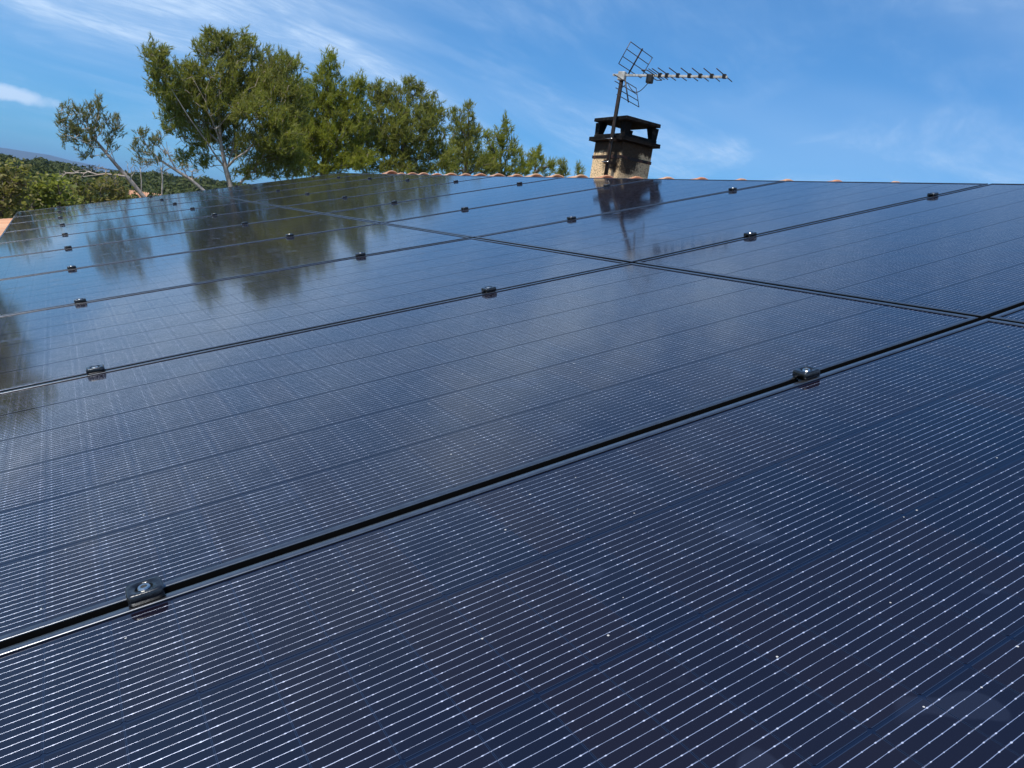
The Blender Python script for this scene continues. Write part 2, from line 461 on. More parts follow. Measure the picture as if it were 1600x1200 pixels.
# wooded rise: many small crowns read as one mass
rng = np.random.RandomState(3)
tri = []
nfar = 1500
az = np.radians(rng.uniform(-12, 20, nfar)); dd = np.sqrt(rng.uniform(70 ** 2, 300 ** 2, nfar))
xs = -1.6 + dd * np.sin(az); ys = dd * np.cos(az)
zs = gz(xs, ys)
for X, Y, Z, D_ in zip(xs, ys, zs, dd):
    r = rng.uniform(1.5, 3.5); h = r * rng.uniform(1.0, 1.5)
    k = 900 if D_ < 150 else 420
    p = rng.normal(size=(k, 3)); p[:, 2] = np.abs(p[:, 2]) * 1.1 - 0.25; p /= np.linalg.norm(p, axis=1)[:, None]
    lob = 0.80 + 0.20 * np.sin(p[:, 0] * 6 + X) * np.sin(p[:, 1] * 5 + Y) * np.sin(p[:, 2] * 6 + X) + rng.uniform(-.10, .10, k)
    c = p * lob[:, None] * np.array([r, r, h * 0.6]) + np.array([X, Y, Z + h * 0.45])
    nn_ = p + rng.normal(size=(k, 3)) * 0.38; nn_ /= np.linalg.norm(nn_, axis=1)[:, None]
    a = np.cross(nn_, rng.normal(size=(k, 3))); a /= np.linalg.norm(a, axis=1)[:, None]; b = np.cross(nn_, a)
    sz = (0.075 if D_ < 150 else 0.11) * r * rng.uniform(.6, 1.4, (k, 1))
    tri.append(np.stack([c - a * sz, c + a * sz * .6 + b * sz * .9, c + a * sz * .5 - b * sz], 1))
tag(link('distant_pine_wood', mesh_tris('distant_pine_wood', np.concatenate(tri)), M_wood), 'dense dark green pine wood covering the low hill behind the bushes', None, None, 'stuff')


# ------------------------------------------------------------------ trees
def skeleton(pts, root_nodes, root_par, bf=0.35, sag=0.0):
    """balanced minimum spanning tree over crown points, grown from given stem nodes"""
    P0 = np.array(root_nodes, float); n0 = len(P0)
    pos = np.concatenate([P0, pts]); n = len(pos)
    par = np.full(n, -1); plen = np.zeros(n)
    for i in range(n0):
        par[i] = root_par[i]
        if root_par[i] >= 0: plen[i] = plen[root_par[i]] + np.linalg.norm(pos[i] - pos[root_par[i]])
    best = np.full(n, 1e9); bp = np.full(n, -1)
    todo = np.ones(n, bool); todo[:n0] = False
    for i in range(n0):
        d = np.linalg.norm(pos - pos[i], axis=1); c = d + bf * plen[i]
        u = c < best; best[u] = c[u]; bp[u] = i
    for _ in range(n - n0):
        c = np.where(todo, best, 1e9); j = int(np.argmin(c))
        todo[j] = False; par[j] = bp[j]; plen[j] = plen[par[j]] + np.linalg.norm(pos[j] - pos[par[j]])
        d = np.linalg.norm(pos - pos[j], axis=1); c = d + bf * plen[j]
        u = todo & (c < best); best[u] = c[u]; bp[u] = j
    return pos, par


def wood_mesh(name, pos, par, n0, r0, rtip, k=5, expo=2.0, stem_r=None):
    n = len(pos); acc = np.zeros(n)
    kids = [0] * n
    for i in range(n):
        if par[i] >= 0: kids[par[i]] += 1
    order = []; depth = np.zeros(n, int)
    for i in range(n):
        j = i; c = 0
        while par[j] >= 0: j = par[j]; c += 1
        depth[i] = c
    for i in np.argsort(-depth):
        if kids[i] == 0: acc[i] += rtip ** expo
        if par[i] >= 0: acc[par[i]] += acc[i] + 0.05 * rtip ** expo
    rad = acc ** (1 / expo)
    sc = r0 / max(rad[0], 1e-9)
    if sc < 1: rad = np.maximum(rad * sc, rtip)
    else: rad = rad * (1 + (sc - 1) * np.clip(rad / rad[0], 0, 1))
    vs = []; fs = []
    for i in range(n):
        p = par[i]
        if p < 0: continue
        a, b = pos[p], pos[i]; t = b - a; L = np.linalg.norm(t)
        if L < 1e-4: continue
        t = t / L; o = np.cross(t, [0.3, 0.5, 0.81]); o /= np.linalg.norm(o); q = np.cross(t, o)
        kk = k if rad[i] > 0.02 else 3
        ra, rb = min(rad[p], rad[i] * 1.35), rad[i]
        s0 = len(vs)
        for (c, r) in ((a, ra), (b + t * rb * 0.5, rb)):
            for j in range(kk):
                an = 2 * math.pi * j / kk
                vs.append(c + (o * math.cos(an) + q * math.sin(an)) * r)
        for j in range(kk): fs.append((s0 + j, s0 + (j + 1) % kk, s0 + kk + (j + 1) % kk, s0 + kk + j))
    return smooth(mesh_np(name, vs, fs))


def tufts(rng, pos, par, n0, per, nlen, nw, nn, spread, upb, tip_only=True):
    """needle tufts: brushes of fine blades along the outer twigs"""
    n = len(pos); kids = np.zeros(len(par), int)
    for i in range(len(par)):
        if par[i] >= 0: kids[par[i]] += 1
    idx = np.array([i for i in range(n0, n) if kids[i] <= 2 and par[i] < n])
    rep = np.repeat(idx, per)
    d = pos[rep] - pos[par[rep]]; L = np.linalg.norm(d, axis=1)[:, None] + 1e-6; d = d / L
    f = rng.uniform(0.0, 1.0, (len(rep), 1)) ** 0.6 * 0.75 + 0.33
    base = pos[par[rep]] + d * L * f + rng.normal(size=(len(rep), 3)) * spread
    ax = d * 0.5 + rng.normal(size=d.shape) * 0.36 + np.array([0, 0, upb]); ax /= np.linalg.norm(ax, axis=1)[:, None]
    m = len(base)
    B = np.repeat(base, nn, 0); A = np.repeat(ax, nn, 0); k = len(B)
    dirs = A * 1.0 + rng.normal(size=(k, 3)) * 0.36
    dirs /= np.linalg.norm(dirs, axis=1)[:, None]
    start = B + A * rng.uniform(-0.6, 0.5, (k, 1)) * nlen
    w = np.cross(dirs, rng.normal(size=(k, 3))); w /= np.linalg.norm(w, axis=1)[:, None]
    ln = nlen * rng.uniform(0.5, 1.0, (k, 1))
    a = start - w * nw * 0.5; b = start + w * nw * 0.5; c = start + dirs * ln
    return np.stack([a, b, c], 1)


RIGHT, DOWN, FWD = Vector(RW[0]), Vector(RW[1]), Vector(RW[2])


def clump_pts(rng, clumps, D, dens, depth=0.9):
    out = []
    for (cx, cy, rx, ry, dz) in clumps:
        c = at(cx, cy, D + dz); s = (c - CAM).length / FPX * 0.87
        n = max(6, int(dens * rx * ry / 1000))
        p = rng.normal(size=(n, 3)); p /= np.linalg.norm(p, axis=1)[:, None]
        r = rng.uniform(0.0, 1, (n, 1)) ** 0.42
        p = p * r
        v = np.array(c) + p[:, :1] * rx * s * np.array(RIGHT) + p[:, 1:2] * ry * s * np.array(DOWN) + p[:, 2:3] * min(rx, ry) * 1.1 * s * depth * np.array([FWD.x, FWD.y, 0])
        out.append(v)
    return np.concatenate(out)


def pine(label, D, stems, clumps, dens=9, per=9, nlen=0.13, nw=0.012, nn=11, r0=0.14, rtip=0.006, bf=0.30, mat=None, bark=None, seed=1,
         upb=0.55, spread=0.05, group=None, name='pine_tree', depth=0.9, bare=(), bdens=60):
    rng = np.random.RandomState(seed)
    nodes = []; pars = []; ends = {}
    for si, st in enumerate(stems):
        # st: list of (px, py, ddepth); the first begins on the ground
        ws = [at(a, b, D + c) for a, b, c in st]
        if si == 0:
            f = ws[0].copy(); f.z = float(gz(np.array(f.x), np.array(f.y))) - 0.15
            lean = (ws[1] - ws[0]); lean.z = 0
            f -= lean.normalized() * min(lean.length, 0.35) if lean.length > 0.01 else Vector((0, 0, 0))
            ws = [f, (f + ws[0]) / 2 + Vector((0.03, 0.04, 0))] + ws
        prev = -1
        if si > 0:
            d = [np.linalg.norm(np.array(ws[0]) - q) for q in nodes]; prev = int(np.argmin(d)); start = 0
        for i, w in enumerate(ws):
            if prev >= 0:
                a = np.array(nodes[prev]); b = np.array(w); m = max(1, int(np.linalg.norm(b - a) / 0.35))
                for q in range(1, m + 1):
                    pt = a + (b - a) * q / m + (rng.normal(size=3) * 0.022 if q < m else 0)
                    nodes.append(pt); pars.append(prev); prev = len(nodes) - 1
            else:
                nodes.append(np.array(w)); pars.append(-1); prev = len(nodes) - 1
    n0 = len(nodes)
    pts = clump_pts(rng, clumps, D, dens, depth)
    nb_ = 0
    if bare:
        bp_ = clump_pts(rng, bare, D, bdens, depth); nb_ = len(bp_); pts = np.concatenate([pts, bp_])
    pos, par = skeleton(pts, nodes, pars, bf)
    base = Vector(pos[0])
    root = empty(name, T(base), label, 'tree', group)
    inv = T(-base)
    wm = wood_mesh('trunk', pos - np.array(base), par, n0, r0, rtip)
    link('trunk', wm, bark or M_bark, root)
    tr = tufts(rng, pos[:len(pos) - nb_], par, n0, per, nlen, nw, nn, spread, upb)
    link('crown', mesh_tris('crown', tr - np.array(base)), mat or M_needle, root)
    return root


# the tall pine, left of centre
pine('tallest pine, its wide open crown fanning out from pale slanting limbs behind the array', 21,
     [[(362, 300, 0), (352, 262, 0), (345, 225, 0), (342, 180, 0), (345, 120, 0), (340, 70, 0)],
      [(352, 262, 0), (325, 225, -.4), (296, 185, -.6), (268, 140, -.7), (244, 98, -.6)],
      [(350, 240, 0), (378, 190, .4), (395, 140, .5), (405, 95, .5)],
      [(354, 262, 0), (386, 236, -.5), (424, 190, -.6), (455, 130, -.4)],
      [(325, 225, -.4), (290, 215, -.3), (265, 180, 0)],
      [(330, 230, -.4), (318, 180, .3), (312, 120, .4)],
      [(356, 275, 0), (318, 246, .3), (286, 222, .4), (262, 190, .5)], [(354, 268, 0), (366, 215, .6), (372, 160, .8), (376, 110, .7)],
      [(358, 280, 0), (410, 256, -.3), (455, 240, -.4)], [(345, 225, 0), (322, 160, -.5), (300, 120, -.4)]],
     [(246, 92, 20, 26, -.6), (238, 78, 9, 14, -.6), (262, 128, 30, 28, -.5), (292, 112, 24, 22, 0), (325, 75, 22, 28, .2), (330, 60, 14, 16, .2), (362, 78, 28, 28, .4),
      (350, 62, 18, 14, .2), (386, 72, 20, 22, .2), (330, 125, 44, 40, 0), (385, 120, 44, 40, .3), (425, 98, 24, 24, .2), (450, 108, 28, 26, -.2),
      (440, 145, 42, 34, -.4), (400, 175, 50, 30, -.8), (350, 165, 45, 30, 0), (290, 165, 36, 30, 0), (270, 190, 22, 24, -.2), (305, 215, 26, 22, -.1),
      (445, 190, 36, 30, -.5), (395, 215, 34, 24, -.3), (430, 235, 36, 24, -.2), (285, 240, 20, 16, -.1), (320, 250, 22, 14, 0), (400, 262, 30, 12, -.2), (375, 150, 60, 40, .8), (440, 215, 44, 34, -.8), (465, 160, 24, 40, -.3), (350, 200, 36, 26, .8), (300, 145, 34, 30, .5), (460, 250, 40, 18, -.4), (365, 235, 30, 18, .8), (445, 268, 44, 12, -.5), (410, 250, 34, 20, .4), (300, 185, 30, 30, .7), (265, 155, 22, 26, .3), (385, 272, 30, 8, 0), (330, 210, 30, 26, .9), (250, 108, 18, 22, .2), (420, 130, 36, 34, 0)],
     dens=72, per=5, nlen=0.14, nw=0.015, nn=13, r0=0.07, seed=11, mat=M_needle, spread=0.05,
     bare=[(300, 235, 30, 24, 0), (285, 205, 18, 20, 0), (330, 250, 24, 18, 0), (320, 200, 20, 24, 0), (380, 250, 30, 20, 0)], bdens=40)

# the dense pines in the middle
pine('dense dark pine with one pointed leading shoot, between the tallest pine and the broad one', 24,
     [[(505, 290, 0), (508, 240, 0), (512, 180, 0), (516, 110, 0), (517, 90, 0)],
      [(508, 240, 0), (480, 200, 0), (470, 160, 0)], [(508, 230, 0), (545, 190, 0), (560, 150, 0)]],
     [(517, 93, 11, 16, 0), (515, 112, 20, 18, 0), (507, 135, 32, 24, 0), (480, 150, 26, 24, 0), (545, 145, 28, 24, 0), (560, 130, 16, 16, 0), (515, 170, 52, 34, 0),
      (470, 195, 34, 34, 0), (545, 190, 42, 38, 0), (505, 215, 50, 34, -.3), (470, 240, 34, 26, 0), (530, 245, 50, 28, 0), (492, 262, 40, 16, -.4), (555, 250, 40, 22, -.6), (480, 215, 40, 36, .6)],
     dens=85, per=5, nlen=0.15, nw=0.016, nn=13, r0=0.10, spread=0.055, seed=12, mat=M_needle_b, bark=M_bark_d)
pine('broad bushy pine with a knobbly double top right of the pointed one', 25,
     [[(625, 290, 0), (628, 240, 0), (635, 190, 0), (638, 140, 0), (639, 124, 0)],
      [(628, 240, 0), (595, 200, 0), (588, 150, 0)], [(628, 240, 0), (665, 205, 0), (680, 170, 0)]],
     [(638, 128, 12, 14, 0), (652, 142, 14, 16, 0), (598, 140, 18, 18, 0), (588, 150, 22, 18, 0), (625, 150, 28, 24, 0), (665, 165, 28, 24, 0), (682, 180, 20, 22, 0),
      (595, 180, 40, 36, 0), (640, 190, 48, 38, -.4), (675, 205, 28, 32, 0), (585, 225, 44, 34, -.4), (635, 240, 52, 32, -.2), (680, 240, 28, 26, 0), (600, 262, 54, 16, -.6),
      (660, 264, 40, 12, -.3), (560, 210, 34, 40, .5), (700, 252, 24, 24, -.3), (620, 215, 50, 34, .8)],
     dens=82, per=5, nlen=0.15, nw=0.016, nn=13, r0=0.10, spread=0.055, seed=13, mat=M_needle, bark=M_bark_d)
pine('thin upright pine with a narrow spire, standing against the broad pine', 27,
     [[(728, 295, 0), (730, 240, 0), (732, 190, 0), (733, 166, 0)]],
     [(733, 168, 8, 13, 0), (730, 185, 15, 15, 0), (710, 178, 9, 13, 0), (712, 200, 14, 18, 0), (742, 205, 16, 18, 0), (722, 232, 34, 22, 0), (735, 255, 42, 20, 0), (705, 262, 28, 14, 0), (755, 262, 30, 16, .4), (725, 215, 28, 22, .6)],
     dens=85, per=5, nlen=0.155, nw=0.017, nn=13, r0=0.10, seed=14, mat=M_needle, bark=M_bark_d)
pine('pine with a lopsided feathery top shoot, nearest the open sky', 28,
     [[(780, 295, 0), (782, 250, 0), (786, 210, 0), (789, 190, 0)]],
     [(789, 188, 5, 10, 0), (793, 202, 12, 11, 0), (768, 212, 18, 15, 0), (785, 225, 24, 18, 0), (805, 238, 16, 16, 0), (775, 250, 34, 20, 0), (815, 262, 22, 14, 0), (790, 268, 34, 10, 0), (760, 240, 24, 22, .6), (822, 255, 20, 18, .5)],
     dens=85, per=5, nlen=0.155, nw=0.017, nn=13, r0=0.09, seed=15, mat=M_needle_b, bark=M_bark_d)
pine('short pine showing two low tips over the ridge tiles', 29,
     [[(835, 298, 0), (836, 270, 0), (838, 240, 0)]],
     [(832, 240, 7, 11, 0), (842, 240, 7, 10, 0), (838, 254, 18, 12, 0), (858, 256, 10, 13, 0), (848, 268, 26, 11, 0)],
     dens=52, per=9, nlen=0.16, nw=0.015, nn=11, r0=0.07, seed=16, mat=M_needle_b, bark=M_bark_d)
pine('small sparse pine top, second from last before the chimney', 30,
     [[(880, 300, 0), (880, 275, 0), (880, 255, 0)]],
     [(879, 256, 6, 9, 0), (882, 267, 11, 9, 0), (872, 270, 8, 7, 0)],
     dens=70, per=9, nlen=0.17, nw=0.015, nn=11, r0=0.05, seed=17, mat=M_needle, bark=M_bark_d)
pine('tiny spiky pine tip poking up right beside the chimney', 30,
     [[(904, 300, 0), (904, 280, 0), (904, 262, 0)]],
     [(904, 262, 3, 5, 0), (905, 270, 8, 6, 0)],
     dens=150, per=5, nlen=0.22, nw=0.014, nn=8, r0=0.04, seed=18, mat=M_needle, bark=M_bark_d)

# the two leaning half-bare pines on the left
pine('leaning pine with a bare pale trunk and an open crown, farthest left', 17,
     [[(228, 312, 0), (205, 284, 0), (182, 258, 0), (160, 232, 0), (138, 205, 0), (118, 178, 0)],
      [(182, 258, 0), (172, 232, .2), (176, 200, .3)], [(160, 232, 0), (132, 222, -.2), (108, 212, -.2)], [(172, 238, 0), (155, 205, 0), (148, 170, 0)],
      [(198, 276, 0), (165, 272, -.2), (130, 276, -.3)], [(190, 268, 0), (150, 262, .2), (118, 268, .3)]],
     [(122, 172, 20, 17, 0), (104, 180, 14, 16, 0), (150, 168, 16, 14, 0), (153, 160, 6, 8, 0), (98, 200, 16, 14, 0), (128, 198, 30, 18, 0), (152, 192, 22, 18, 0), (180, 190, 12, 14, 0), (182, 208, 15, 12, 0),
      (118, 218, 26, 14, 0), (150, 222, 24, 14, 0), (175, 228, 14, 10, 0), (140, 240, 24, 8, 0)],
     dens=58, per=3, nlen=0.10, nw=0.011, nn=14, r0=0.042, rtip=0.006, seed=21, mat=M_needle_g, upb=0.7, spread=0.035,
     bare=[(120, 270, 34, 9, 0), (150, 262, 26, 8, 0), (175, 282, 18, 8, 0), (205, 262, 12, 14, 0), (90, 284, 14, 5, 0), (165, 240, 14, 8, 0)], bdens=130)
pine('smaller leaning pine with a thin crown, between the bare pale trunk and the tallest pine', 19,
     [[(330, 308, 0), (300, 282, 0), (275, 266, 0), (250, 250, 0), (232, 232, 0), (222, 215, 0)],
      [(275, 266, 0), (262, 240, 0), (248, 218, 0)], [(250, 250, 0), (222, 248, 0), (210, 255, 0)]],
     [(220, 212, 15, 12, 0), (238, 215, 16, 12, 0), (254, 222, 10, 12, 0), (212, 228, 12, 10, 0), (232, 235, 22, 12, 0), (222, 252, 16, 10, 0), (248, 246, 18, 10, 0), (285, 258, 10, 5, 0)],
     dens=70, per=3, nlen=0.10, nw=0.011, nn=13, r0=0.036, rtip=0.006, seed=22, mat=M_needle_g, upb=0.7, spread=0.035,
     bare=[(285, 262, 22, 10, 0), (250, 268, 22, 8, 0), (300, 270, 20, 8, 0), (265, 240, 12, 10, 0)], bdens=130)
# a pine left of the picture: it shows as the dark reflection at the array's left edge
pine('tall dark pine beyond the roof, seen only mirrored in the glass at the left edge', 20,
     [[(-190, 262, 0), (-188, 180, 0), (-190, 90, 0), (-192, 0, 0), (-195, -60, 0)]],
     [(-195, -70, 36, 30, 0), (-190, -20, 70, 50, 0), (-235, 40, 70, 60, 0), (-150, 50, 50, 60, 0), (-200, 110, 100, 60, 0), (-210, 170, 90, 50, 0), (-280, -60, 60, 60, 0), (-330, 30, 60, 70, 0)],
     dens=12, per=12, nlen=0.20, nw=0.020, nn=9, r0=0.18, seed=23, mat=M_needle, bark=M_bark_d)


def dead_stem(label, D, pts, r):
    ws = [at(a, b, D) for a, b in pts]
    f = ws[0].copy(); f.z = float(gz(np.array(f.x), np.array(f.y))) - 0.1
    base = f.copy(); paths = [([f - base] + [w - base for w in ws], [r * 1.4] + [r * (1 - 0.6 * i / len(ws)) for i in range(len(ws))])]
    root = empty('bare_sapling', T(base), label, 'sapling')
    link('stem', tube_mesh('stem', paths, 6), M_bark, root)
    rr = random.Random(int(pts[0][0]))
    tw = []
    for i in range(7):
        k = rr.uniform(0.5, 1.0); a = ws[-2].lerp(ws[-1], k) - base
        d = Vector((rr.uniform(-1, 1), rr.uniform(-1, 1), rr.uniform(.2, 1))).normalized() * rr.uniform(.25, .55)
        tw.append(([a, a + d * .5 + Vector((0, 0, .03)), a + d], [r * .35, r * .25, r * .12]))
    link('twigs', tube_mesh('twigs', tw, 4), M_bark, root)


dead_stem('thin bare grey sapling standing right of the leaning trunk', 18, [(253, 308), (254, 280), (252, 262)], 0.018)
dead_stem('thinner bare sapling beside the small orange roof', 18, [(221, 306), (221, 282), (219, 262)], 0.012)


# broadleaf bushes
def bush(label, D, clumps, mat, dens, leaf, seed, per=7, stems=3):
    rng = np.random.RandomState(seed)
    pts = clump_pts(rng, clumps, D, dens)
    cx = pts[:, 0].mean(); cy = pts[:, 1].mean(); gzz = float(gz(np.array(cx), np.array(cy)))
    nodes = [np.array([cx, cy, gzz - 0.1])]; pars = [-1]
    for q in range(1, 7):
        nodes.append(np.array([cx, cy, gzz + (pts[:, 2].mean() - 0.5 - gzz) * q / 6])); pars.append(q - 1)
    # foliage carries on down below the roof line
    low = pts.copy(); low[:, 2] = rng.uniform(gzz + 0.4, pts[:, 2].mean(), len(low)); low = low[::2]
    allp = np.concatenate([pts, low])
    pos, par = skeleton(allp, nodes, pars, 0.35)
    base = Vector(pos[0]); bn = np.array(base)
    root = empty('leafy_bush', T(base), label, 'bush')
    link('stem', wood_mesh('stem', pos - bn, par, 7, 0.05, 0.004), M_bark_d, root)
    idx = np.arange(7, len(pos)); rep = np.repeat(idx, per); k = len(rep)
    d = pos[rep] - pos[par[rep]]; f = rng.uniform(0.2, 1.2, (k, 1))
    c = pos[par[rep]] + d * f + rng.normal(size=(k, 3)) * 0.05
    nrm = rng.normal(size=(k, 3)) * 0.8 + np.array([0, 0, 0.8]); nrm /= np.linalg.norm(nrm, axis=1)[:, None]
    a = np.cross(nrm, rng.normal(size=(k, 3))); a /= np.linalg.norm(a, axis=1)[:, None]; b = np.cross(nrm, a)
    L = leaf * rng.uniform(0.6, 1.3, (k, 1))
    q = np.stack([c, c + a * L * .5 + b * L * .3, c + a * L + nrm * L * .08, c + a * L * .5 - b * L * .3], 1)
    link('foliage', mesh_quads('foliage', q - bn), mat, root)


bush('tall russet-topped bush at the left edge of the picture behind the clay roof tiles', 13.0,
     [(12, 268, 22, 14, 0), (0, 285, 30, 22, 0), (28, 290, 24, 22, 0), (18, 315, 34, 24, 0), (-30, 300, 30, 34, 0), (30, 262, 10, 9, 0)], M_leaf_b, 60, 0.075, 31)
bush('bright yellow-green bush behind the lower corner of the array', 13.6,
     [(60, 288, 22, 14, 0), (52, 300, 24, 20, 0), (86, 297, 22, 16, 0), (100, 312, 30, 16, 0), (60, 322, 32, 18, 0), (85, 284, 6, 6, 0)], M_leaf_g, 66, 0.08, 32)
bush('olive and brown bush below the leaning bare trunk', 14.4,
     [(128, 298, 22, 14, 0), (150, 292, 22, 12, 0), (172, 288, 18, 12, 0), (190, 298, 16, 10, 0), (145, 312, 36, 14, 0), (178, 308, 24, 10, 0), (118, 284, 8, 8, 0)], M_leaf_b, 70, 0.07, 33)

# ------------------------------------------------------------------ neighbour's small roof
nb = at(240, 302, 95); nbz = float(gz(np.array(nb.x), np.array(nb.y)))
nh = empty('neighbour_house', T((nb.x, nb.y, nbz)), 'low neighbouring house whose orange tiled roof shows behind the leaning trunk', 'house')
hz = nb.z - nbz
link('wall', box_mesh('wall', (-2.1, -1.8, -0.3), (2.1, 1.8, hz - 0.75)), M_wall, nh)
rf = link('roof', mesh_np('roof', [(-2.4, -2.1, hz - .78), (2.4, -2.1, hz - .78), (2.4, 2.1, hz - .78), (-2.4, 2.1, hz - .78), (-2.4, 0, hz - .05), (2.4, 0, hz - .05)],
                          [(0, 1, 5, 4), (2, 3, 4, 5), (0, 4, 3), (1, 2, 5), (3, 2, 1, 0)]), M_tile, nh)
# rolls of the far roof's tiles, joined: too small to pick apart
rolls = []
for i in range(24):
    xx = -2.3 + i * 0.2
    rolls.append(([(xx, -2.12, hz - .77), (xx, 0, hz - .03)], 0.055))
    rolls.append(([(xx, 2.12, hz - .77), (xx, 0, hz - .03)], 0.055))
tag(link('tile_rolls', tube_mesh('tile_rolls', rolls, 6), M_tile, rf), kind='stuff')
nw_ = link('window', box_mesh('window', (-0.5, -1.86, hz - 2.0), (0.4, -1.795, hz - 1.15)), M_plastic, nh)

# ------------------------------------------------------------------ the house under the array
house = empty('house', T((0, 5.9, GROUND)), 'house carrying the solar array, roofed in orange clay tiles', 'house')
HM = T((0, -5.9, -GROUND))                                      # world -> house coordinates


def hlink(name, me, mat, parent=None, mw=None):
    """part of the house given in world coordinates"""
    o = link(name, me, mat, parent or house, (HM if parent is None else Matrix()) @ (mw or Matrix()))
    return o


UR = 2.24                                                       # ridge, along the slope
rx = (P(UR, 0, -0.15)).x; rz = (P(UR, 0, -0.15)).z
ue = -3.62
ex, ez = P(ue, 0, -0.15).x, P(ue, 0, -0.15).z
V0, V1 = -1.9, 12.55
bx_, bz_ = rx + (rx - ex), ez
deck = mesh_np('roof', [(ex, V0, ez), (ex, V1, ez), (rx, V1, rz), (rx, V0, rz), (bx_, V1, bz_), (bx_, V0, bz_),
                        (ex, V0, ez - .08), (ex, V1, ez - .08), (rx, V1, rz - .08), (rx, V0, rz - .08), (bx_, V1, bz_ - .08), (bx_, V0, bz_ - .08)],
               [(0, 3, 2, 1), (3, 5, 4, 2), (6, 7, 8, 9), (9, 8, 10, 11), (0, 1, 7, 6), (5, 11, 10, 4), (0, 6, 9, 3), (3, 9, 11, 5), (1, 2, 8, 7), (2, 4, 10, 8)])
roof = hlink('roof', deck, M_deck)
g0 = GROUND - 0.3
wl = 0.35
w0x, w1x = ex + wl, bx_ - wl; w0y, w1y = V0 + .2, V1 - .2
zt0 = ez + wl * math.tan(PITCH) - .085; ztr = rz - .085
bm = bmesh.new()
vv = [bm.verts.new(c) for c in [(w0x, w0y, g0), (w1x, w0y, g0), (w1x, w1y, g0), (w0x, w1y, g0),
                                (w0x, w0y, zt0), (w1x, w0y, zt0), (w1x, w1y, zt0), (w0x, w1y, zt0), (rx, w0y, ztr), (rx, w1y, ztr)]]
for f in ((0, 1, 5, 8, 4), (1, 2, 6, 5), (2, 3, 7, 9, 6), (3, 0, 4, 7)): bm.faces.new([vv[i] for i in f])
hlink('wall', bm_mesh('wall', bm), M_wall)


# one clay tile: a rounded cover and a hollow pan, 0.24 m wide, 0.36 m to the next course
def tile_mesh():
    prof = []
    for i in range(9):
        a = math.pi * i / 8
        prof.append((-0.075 * math.cos(a) - 0.045, 0.062 * math.sin(a)))
    prof += [(0.055, -0.012), (0.085, -0.018), (0.115, -0.010), (0.128, 0.006)]
    vs = []; fs = []; L = 0.42
    k = len(prof)
    for (x, dz, tp) in ((0.0, 0.030, 1.0), (L, 0.004, 0.93)):
        for (y, z) in prof: vs.append((x, y * tp, z * tp + dz))
    for (y, z) in prof: vs.append((0.0, y, z + 0.030 - 0.014))
    for i in range(k - 1):
        fs.append((i, i + 1, k + i + 1, k + i)); fs.append((i + 1, i, 2 * k + i, 2 * k + i + 1))
    return vs, fs


TV, TF = tile_mesh()
tile_me = smooth(mesh_np('tile', TV, TF))
tile_me.materials.append(M_tile)
ncol = int((V1 - V0) / 0.243)
rows_single = [(-3.56 + 0.36 * i) for i in range(4)] + [1.84]
# roof's own frame: courses lie in the slope
rnd = random.Random(5)
for u0 in rows_single:
    for j in range(ncol):
        v0 = V0 + 0.14 + 0.243 * j
        mw = T(P(u0 + rnd.uniform(-.006, .006), v0 + rnd.uniform(-.003, .003), -0.148 + rnd.uniform(0, .004))) @ ROOF @ Matrix.Rotation(rnd.uniform(-.012, .012), 4, 'Z')
        link('tile', tile_me, None, roof, mw)
jv = []; jf = []
tva = np.array(TV)


def joined(u0, v0, back=False):
    off = len(jv)
    for p in TV:
        if not back: q = P(u0 + p[0], v0 + p[1], -0.148 + p[2])
        else:
            q = P(u0 + p[0], v0 + p[1], -0.148 + p[2]); q = Vector((2 * rx - q.x, q.y, q.z))
        jv.append(q)
    for f in TF: jf.append(tuple(off + i for i in f))


for r in range(11):
    u0 = -2.12 + 0.36 * r
    for j in range(ncol):
        joined(u0, V0 + 0.14 + 0.243 * j)
for r in range(16):
    for j in range(ncol): joined(-3.56 + 0.36 * r, V0 + 0.14 + 0.243 * j, True)
tag(link('tile_field', smooth(mesh_np('tile_field', jv, jf)), M_tile, roof), kind='stuff')


# ridge caps: half barrels, each lapping over the next one nearer the camera
def cap_mesh():
    vs = []; fs = []; k = 11; L = 0.43
    rings = [(0.0, 0.098, 0.024, 0), (0.012, 0.101, 0.024, 0), (0.03, 0.097, 0.022, 0), (L, 0.080, 0.0, 0), (L, 0.068, 0.0, 0), (0.0, 0.084, 0.024, 0)]
    for (y, r, dz, _) in rings:
        for i in range(k):
            a = math.pi * i / (k - 1)
            vs.append((-r * 1.02 * math.cos(a), y, r * 0.86 * math.sin(a) + dz))
    n = len(rings)
    for q in range(n):
        a = q * k; b = ((q + 1) % n) * k
        for i in range(k - 1): fs.append((a + i, a + i + 1, b + i + 1, b + i))
    return smooth(mesh_np('ridge_tile', vs, fs))


cap_me = cap_mesh(); cap_me.materials.append(M_tile)
rid = P(UR, 0, 0); ridx = rid.x; ridz = rid.z - 0.099
i = 0; v = 10.03
while v > V0 - 0.1:
    mw = T((ridx + rnd.uniform(-.006, .006), v + rnd.uniform(-.012, .012), ridz - 0.006 * max(0, 6 - v) + rnd.uniform(-.004, .004) + (0.022 if i == 0 else 0))) @ Matrix.Rotation(rnd.uniform(-.02, .02), 4, 'Z') @ Matrix.Rotation(R(-1.5) + rnd.uniform(-.01, .01), 4, 'X')
    link('ridge_tile', cap_me, None, roof, mw)
    v -= 0.3575; i += 1
mort = box_mesh('ridge_mortar', (rx - 0.07, V0, rz - 0.05), (rx + 0.07, 10.4, rz + 0.055))
link('ridge_mortar', mort, M_mortar, roof)

# chimney (part of the house)
ch = empty('chimney', HM @ T((2.62, 5.89, 0.2)), 'pebbledashed chimney with sooty cowl and ledge', parent=house)
CI = T((-2.62, -5.89, -0.2))


def clink(name, me, mat): return link(name, me, mat, ch, CI)


